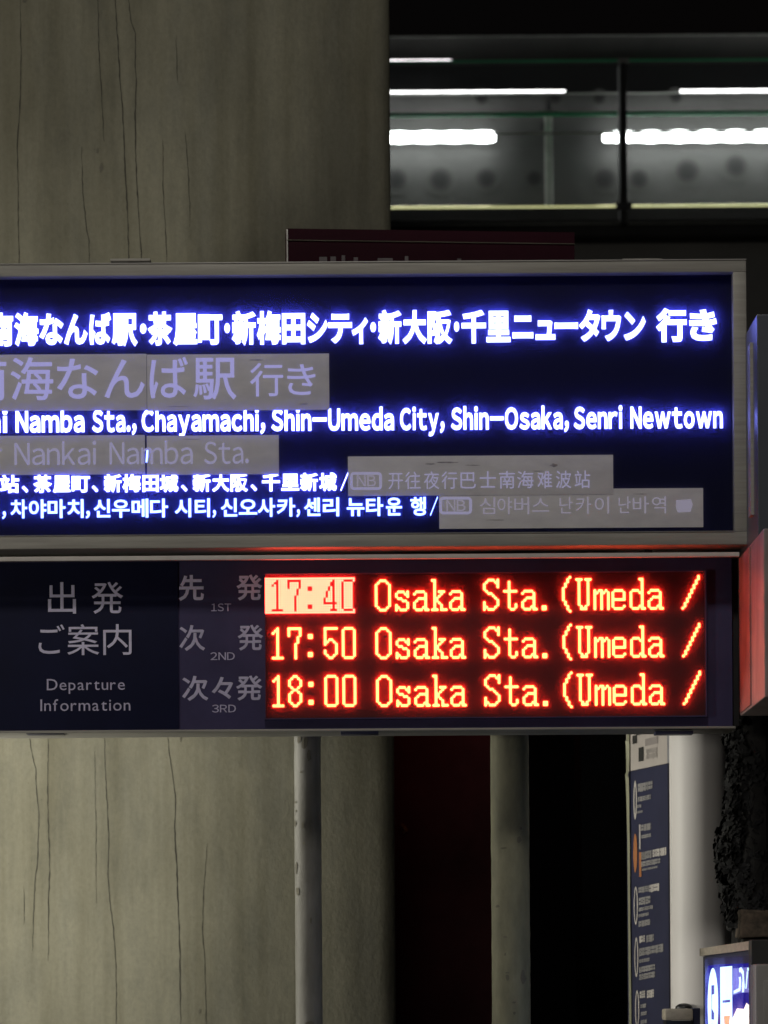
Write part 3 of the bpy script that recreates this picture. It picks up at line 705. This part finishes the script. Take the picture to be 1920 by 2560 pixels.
def ell(u0, v0, u1, v1, m, hole=.55, name='ring_mark'):
    (x0, y0), (x1, y1) = Z6(u0, v0), Z6(u1, v1); mb = MB()
    cx, cy = (x0 + x1) / 2, (y0 + y1) / 2
    A = [mb.bm.verts.new(on(cx + (x1 - x0) / 2 * math.cos(t), cy + (y1 - y0) / 2 * math.sin(t))) for t in [k * math.pi / 12 for k in range(24)]]
    if hole:
        C = [mb.bm.verts.new(on(cx + (x1 - x0) / 2 * hole * math.cos(t), cy + (y1 - y0) / 2 * (hole + .3) * math.sin(t))) for t in [k * math.pi / 12 for k in range(24)]]
        for i in range(24): mb.bm.faces.new((A[i], A[(i + 1) % 24], C[(i + 1) % 24], C[i]))
    else: mb.bm.faces.new(A)
    mb.build(name, m, rb)
def words(u0, v0, u1, v1, m):
    """small text rows too oblique to read: strokes with gaps"""
    bm_ = bmesh.new(); me = bpy.data.meshes.new('small_print')
    u = u0; V, F = [], []
    while u < u1 - 2:
        wdt = random.uniform(5, 10); ue = min(u1, u + wdt)
        v = v0
        k = random.choice((1, 2, 2, 3)); hh = (v1 - v0) / k
        for j in range(k):
            (x0, y0), (x1, y1) = Z6(u, v0 + j * hh), Z6(ue, v0 + (j + .8) * hh if k > 1 else v1)
            sl = -.21 * ((u + ue) / 2 - (u0 + u1) / 2) * .3437
            pts = [on(x0, y0 + sl), on(x1, y0 + sl - .5), on(x1, y1 + sl - .5), on(x0, y1 + sl)]
            b = len(V); V += [tuple(p) for p in pts]; F.append((b, b + 1, b + 2, b + 3))
        u = ue + random.choice((0.6, 1.2, 3.0))
    me.from_pydata(V, [], F); me.update(); bm_.free()
    link_mesh('small_print', me, m, rb)
W_, Gy = M['boardwhite'], M['boardgrey']
ell(243, 440, 268, 725, W_, .4); ell(242, 825, 270, 1110, M['orange'], 0, 'orange_mark'); ell(245, 1210, 275, 1490, W_); ell(250, 1580, 278, 1870, W_); ell(255, 1965, 285, 2240, W_)
for a, m in (((285, 760, 294, 940), W_), ((284, 962, 300, 1140), M['orange'])):
    mark(*a, m).build('line_mark', m, rb)
for a, m in (((275, 455, 380, 515), Gy), ((275, 552, 370, 588), Gy), ((262, 618, 300, 640), Gy), ((265, 662, 310, 678), Gy), ((296, 757, 370, 805), Gy), ((300, 832, 370, 858), Gy),
             ((300, 955, 378, 1012), Gy), ((383, 935, 482, 992), W_), ((300, 1018, 438, 1058), Gy), ((305, 1072, 420, 1088), Gy), ((280, 1212, 355, 1255), Gy), ((360, 1194, 430, 1250), W_),
             ((282, 1287, 365, 1345), Gy), ((282, 1357, 385, 1385), Gy), ((280, 1407, 355, 1430), Gy), ((280, 1457, 365, 1500), Gy), ((287, 1570, 325, 1620), W_), ((338, 1563, 390, 1615), Gy),
             ((285, 1645, 460, 1705), Gy), ((285, 1737, 360, 1763), Gy), ((285, 1787, 400, 1830), Gy), ((285, 1840, 400, 1885), Gy), ((290, 1972, 330, 2025), W_), ((342, 1964, 395, 2022), W_),
             ((295, 2067, 335, 2095), Gy), ((297, 2122, 340, 2150), Gy), ((297, 2182, 340, 2210), Gy)):
    words(*a, m)
for a, m in (((235, 112, 268, 172), M['boarddark']), ((280, 198, 315, 300), M['boarddark']), ((262, 82, 312, 108), M['boarddark'])):
    mark(*a, m).build('pictogram', m, rb)
mark(328, 128, 420, 180, Gy).build('pictogram', surf('print_faint', (.40, .36, .35), .5), rb)
words(335, 205, 415, 285, surf('print_faint2', (.45, .41, .39), .5))

# ------------------------------------------------------------------ lit bus stop sign at lower right
LA, LB = P(1758, 2390, 6.25), P(1880, 2378, 5.35)
ls = empty('lit_stop_sign', Vector(((LA.x + LB.x) / 2, (LA.y + LB.y) / 2, 0))); tag(ls, 'blue glowing stop sign with beige cap in the lower right corner', 'sign')
ld = Vector((LB.x - LA.x, LB.y - LA.y, 0)); ln = ld.cross(Vector((0, 0, 1))).normalized()
if ln.x > 0: ln = -ln
lp = LA.copy()
def lon(px, py, off=0): return on_plane(px, py, lp + ln * off, ln)
def lpoly(pts, m, name, off=.004, th=None):
    mb = MB(); mb.poly([lon(x, y, off) for x, y in pts], None if th is None else -ln * th); return mb.build(name, m, ls)
ztop = LA.z; zcap = lon(1758, 2371).z
def lslab(u0, u1, z0, z1, off, th, m, name):
    a = LA + ld * u0 + ln * off; b = LA + ld * u1 + ln * off
    mb = MB(); mb.poly([(a.x, a.y, z0), (b.x, b.y, z0), (b.x, b.y, z1), (a.x, a.y, z1)], -ln * th); return mb.build(name, m, ls)
lslab(0, 1, .2, ztop - .001, 0, .05, M['navyboard'], 'sign_case')
lslab(-.02, 1.01, ztop, zcap, .006, .06, M['beige'], 'top_cap')
Z7 = lambda u, v: (1640 + u * .1688, 2320 + v * .1688)
eb = emis('sign_cyan_white', (.55, .80, 1.0), 2.2); el = emis('sign_lavender', (.32, .30, .95), .75); ed = emis('sign_blue', (.05, .035, .70), .40); eo = emis('sign_warm', (1.0, .80, .72), 2.0); es2 = emis('sign_symbol', (.16, .16, .62), .8); eor = emis('sign_orange', (1.0, .35, .06), 1.6)
def q(*uv): return [Z7(a, b) for a, b in uv]
lpoly(q((735, 700), (770, 560), (905, 540), (1440, 520), (1440, 1560), (735, 1560)), ed, 'glowing_field', .002)
cx, cy = 843, 1120
def le(rx, ry, cx=843, cy=1150): return q(*[(cx + rx * math.cos(t), cy - ry * math.sin(t)) for t in [k * math.pi / 16 for k in range(32)]])
lpoly(le(78, 560), eb, 'round_emblem', .004)
lpoly(q((820, 850), (866, 845), (866, 975), (828, 990), (826, 1190), (862, 1260), (862, 1360), (820, 1350)), es2, 'emblem_symbol', .006)
lpoly(q((950, 580), (1128, 562), (1130, 1420), (955, 1500)), eb, 'white_plate', .004)
lpoly(q((985, 1072), (1100, 1060), (1100, 1098), (985, 1110)), es2, 'plate_bar', .006)
lpoly(q((1000, 1302), (1100, 1296), (1080, 1440), (1015, 1450)), eor, 'plate_mark', .006)
lpoly(q((1138, 600), (1420, 575), (1420, 950), (1240, 960), (1140, 1000)), el, 'text_field', .004)
lpoly(q((1130, 1340), (1200, 1190), (1300, 1200), (1340, 1110), (1430, 1180), (1430, 1420), (1100, 1560)), eo, 'warm_panel', .004)
for a in (((1230, 600), (1262, 580), (1300, 640), (1305, 780), (1315, 860), (1300, 950), (1275, 955), (1270, 860), (1282, 780), (1278, 690), (1250, 650), (1232, 660)),
          ((1225, 730), (1255, 720), (1262, 800), (1250, 930), (1150, 975), (1150, 930), (1225, 890), (1232, 800)), ((1350, 590), (1418, 580), (1418, 622), (1352, 635)),
          ((1398, 622), (1418, 622), (1400, 950), (1380, 955), (1372, 900), (1385, 880)), ((1345, 640), (1365, 640), (1340, 900), (1325, 900))):
    lpoly(q(*a), eb, 'kana_stroke', .006)
lpoly(q((725, 450), (1440, 400), (1440, 1560), (725, 1560)), hazy('stop_sign_bloom', .22, milk=(.45, .40, 1.0)), 'bloom_sheet', .018)  # haze sheet added to spread the glow of the sign
# jamb post and grey cabinet beside it
jp = MB(); jp.pbox(1881, 2349, 2060, 3300, 5.30, 5.34, .002)
tag(jp.build('dark_jamb', M['darkgrey']), 'dark flat post at right edge beside the glowing sign', 'post'); 
gc = empty('grey_cabinet', P(1950, 2480, 5.28)); gc.location.z = 0; tag(gc, 'pale grey rounded cabinet cut off by right edge', 'cabinet')
MB().pbox(1892, 2409, 2200, 3600, 5.22, 5.299, .006).build('cabinet_body', surf('cabinet_grey', (.36, .35, .32), .4, .2, .1, 6), gc, True)
mb = MB(); mb.pbox(1910, 2450, 2180, 2700, 5.215, 5.219, .002); mb.build('cabinet_door', surf('cabinet_door', (.40, .39, .36), .4, .2, .1, 6), gc, True)
# small capped bollard head in front of the column
bh = empty('capped_pillar', P(1697, 2510, 6.5)); bh.location.z = 0; tag(bh, 'short pillar with beige cap at bottom of the white column', 'pillar')
MB().pbox(1663, 2522, 1733, 2551, 6.42, 6.5, .005).build('cap', M['beige'], bh, True)
mb = MB(); mb.box(P(1666, 2551, 6.43).x, P(1731, 2551, 6.43).x, 6.43, 6.5, .0, P(1697, 2551, 6.43).z - .001); mb.build('shaft', M['metal'], bh)
MB().pbox(1733.5, 2520, 1751, 2700, 6.44, 6.5, .002).build('side_plate', M['navyboard'], bh)
cc = P(1710, 2520, 6.52); mb = MB(); bmesh.ops.create_uvsphere(mb.bm, u_segments=20, v_segments=10, radius=.020)
for v in mb.bm.verts: v.co = Vector((v.co.x, v.co.y, v.co.z * .55)) + cc
mb.build('dome', M['metal'], bh, True)

# ------------------------------------------------------------------ ivy covered trunk and stone block at the right edge
tr = empty('ivy_trunk', (P(1935, 2100, 6.3).x, 6.42, 0)); tag(tr, 'black ragged ivy covered trunk against the white column', 'tree')
tx = tr.location.x
mb = MB(); N = 60; seg = 22; rings = []
from mathutils import noise as nz
for i in range(N + 1):
    z = 3.0 * i / N
    ring_ = []
    for k in range(seg):
        t = 2 * math.pi * k / seg
        rr_ = .085 + .018 * nz.noise(Vector((math.cos(t) * 1.5, math.sin(t) * 1.5, z * 3))) + .010 * nz.noise(Vector((math.cos(t) * 4, math.sin(t) * 4, z * 12)))
        ring_.append(mb.bm.verts.new((tx + rr_ * math.cos(t), 6.42 + rr_ * math.sin(t), z)))
    rings.append(ring_)
for a, b in zip(rings, rings[1:]):
    for k in range(seg): mb.bm.faces.new((a[k], a[(k + 1) % seg], b[(k + 1) % seg], b[k]))
mb.build('trunk', M['bark'], tr)
V, F = [], []
for i in range(5200):
    z = random.uniform(1.74, 2.32); t = random.uniform(0, 2 * math.pi)
    swell = .092 + .022 * nz.noise(Vector((math.cos(t), math.sin(t), z * 5 + 3))) + .018 * nz.noise(Vector((math.cos(t) * 3, math.sin(t) * 3, z * 16)))
    c_ = Vector((tx + swell * math.cos(t), 6.42 + swell * math.sin(t), z)); s_ = random.uniform(.006, .013)
    nrm = (Vector((math.cos(t), math.sin(t), .3)) + Vector([random.uniform(-.7, .7) for _ in range(3)])).normalized()
    a1_ = nrm.orthogonal().normalized(); a2_ = nrm.cross(a1_)
    b = len(V)
    for k in range(5):
        u = 2 * math.pi * k / 5 + i
        V.append(tuple(c_ + (a1_ * math.cos(u) + a2_ * math.sin(u)) * s_ * (1.25 if k == 0 else .85)))
    F.append((b, b + 1, b + 2, b + 3, b + 4))
me = bpy.data.meshes.new('ivy_leaves'); me.from_pydata(V, [], F); me.update()
link_mesh('ivy_leaves', me, M['leaf'], tr)['kind'] = 'stuff'
sb_ = MB(); sb_.pbox(1852, 2272, 2080, 2344, 6.30, 6.44, .004)
bmesh.ops.subdivide_edges(sb_.bm, edges=sb_.bm.edges[:], cuts=3, use_grid_fill=True)
for v in sb_.bm.verts: v.co += Vector((nz.noise(v.co * 30), nz.noise(v.co * 31 + Vector((5, 0, 0))), nz.noise(v.co * 29 + Vector((0, 9, 0))))) * .006
st_ = sb_.build('stone_block', M['stone']); tag(st_, 'rough brown stone block above the dark post at right', 'stone')
sb2 = MB(); sb2.pbox(1862, 2346, 2080, 3400, 6.32, 6.44, .004)
tag(sb2.build('stone_pier', M['darkgrey']), 'dark pier under the rough brown stone block', 'pier')
# dark building wall closing the view behind column and trunk
bw = MB(); bw.box(.62, 3.6, 9.0, 9.3, 0, 4.2 - .6)
tag(bw.build('dark_partition', surf('partition_black', (.006, .006, .007), .8, 0, .2, 2, spec=.08)), 'nearly black partition wall behind the white column and trunk', 'wall')

# ------------------------------------------------------------------ lamps out of frame: wall lamp and added fills
def lamp(name, loc, aim, power, color, size, label):
    root = empty(name, (loc[0], loc[1] , 0)); tag(root, label, 'lamp')
    MB().cyl((loc[0], loc[1], 0), (loc[0], loc[1], loc[2] + .08), .04, .03, 16).build('pole', M['metal'], root, True)
    MB().box(loc[0] - size * .6, loc[0] + size * .6, loc[1] - .08, loc[1] + .08, loc[2] + .03, loc[2] + .09, .01).build('lamp_head', M['metal'], root, True)
    l = bpy.data.lights.new(name + '_light', 'AREA'); l.shape = 'DISK'; l.size = size; l.energy = power; l.color = color
    o = bpy.data.objects.new('lamp_light', l); col.objects.link(o); o.location = loc
    o.rotation_euler = (Vector(aim) - Vector(loc)).to_track_quat('-Z', 'Y').to_euler()
    return o
# lamp left of the frame, close to the wall: bright at the left, fading to the right
lamp('wall_lamp', (-1.68, 6.45, 2.0), (.0, 7.2, 2.3), 40, (1, .97, .84), .35, 'lamp just left of the frame by the concrete wall')
# added fill lamps: low one for the column, high one for the sign fronts
lamp('low_fill_lamp', (-3.4, 2.6, 1.95), (.3, 6.6, 2.1), 36, (1, .95, .84), .5, 'unseen low fill lamp added left of the signs and in front of them')
lamp('high_fill_lamp', (-.3, 1.5, 6.6), (.1, 6, 2.6), 90, (1, .95, .86), .7, 'unseen high fill lamp added in front of the signs')
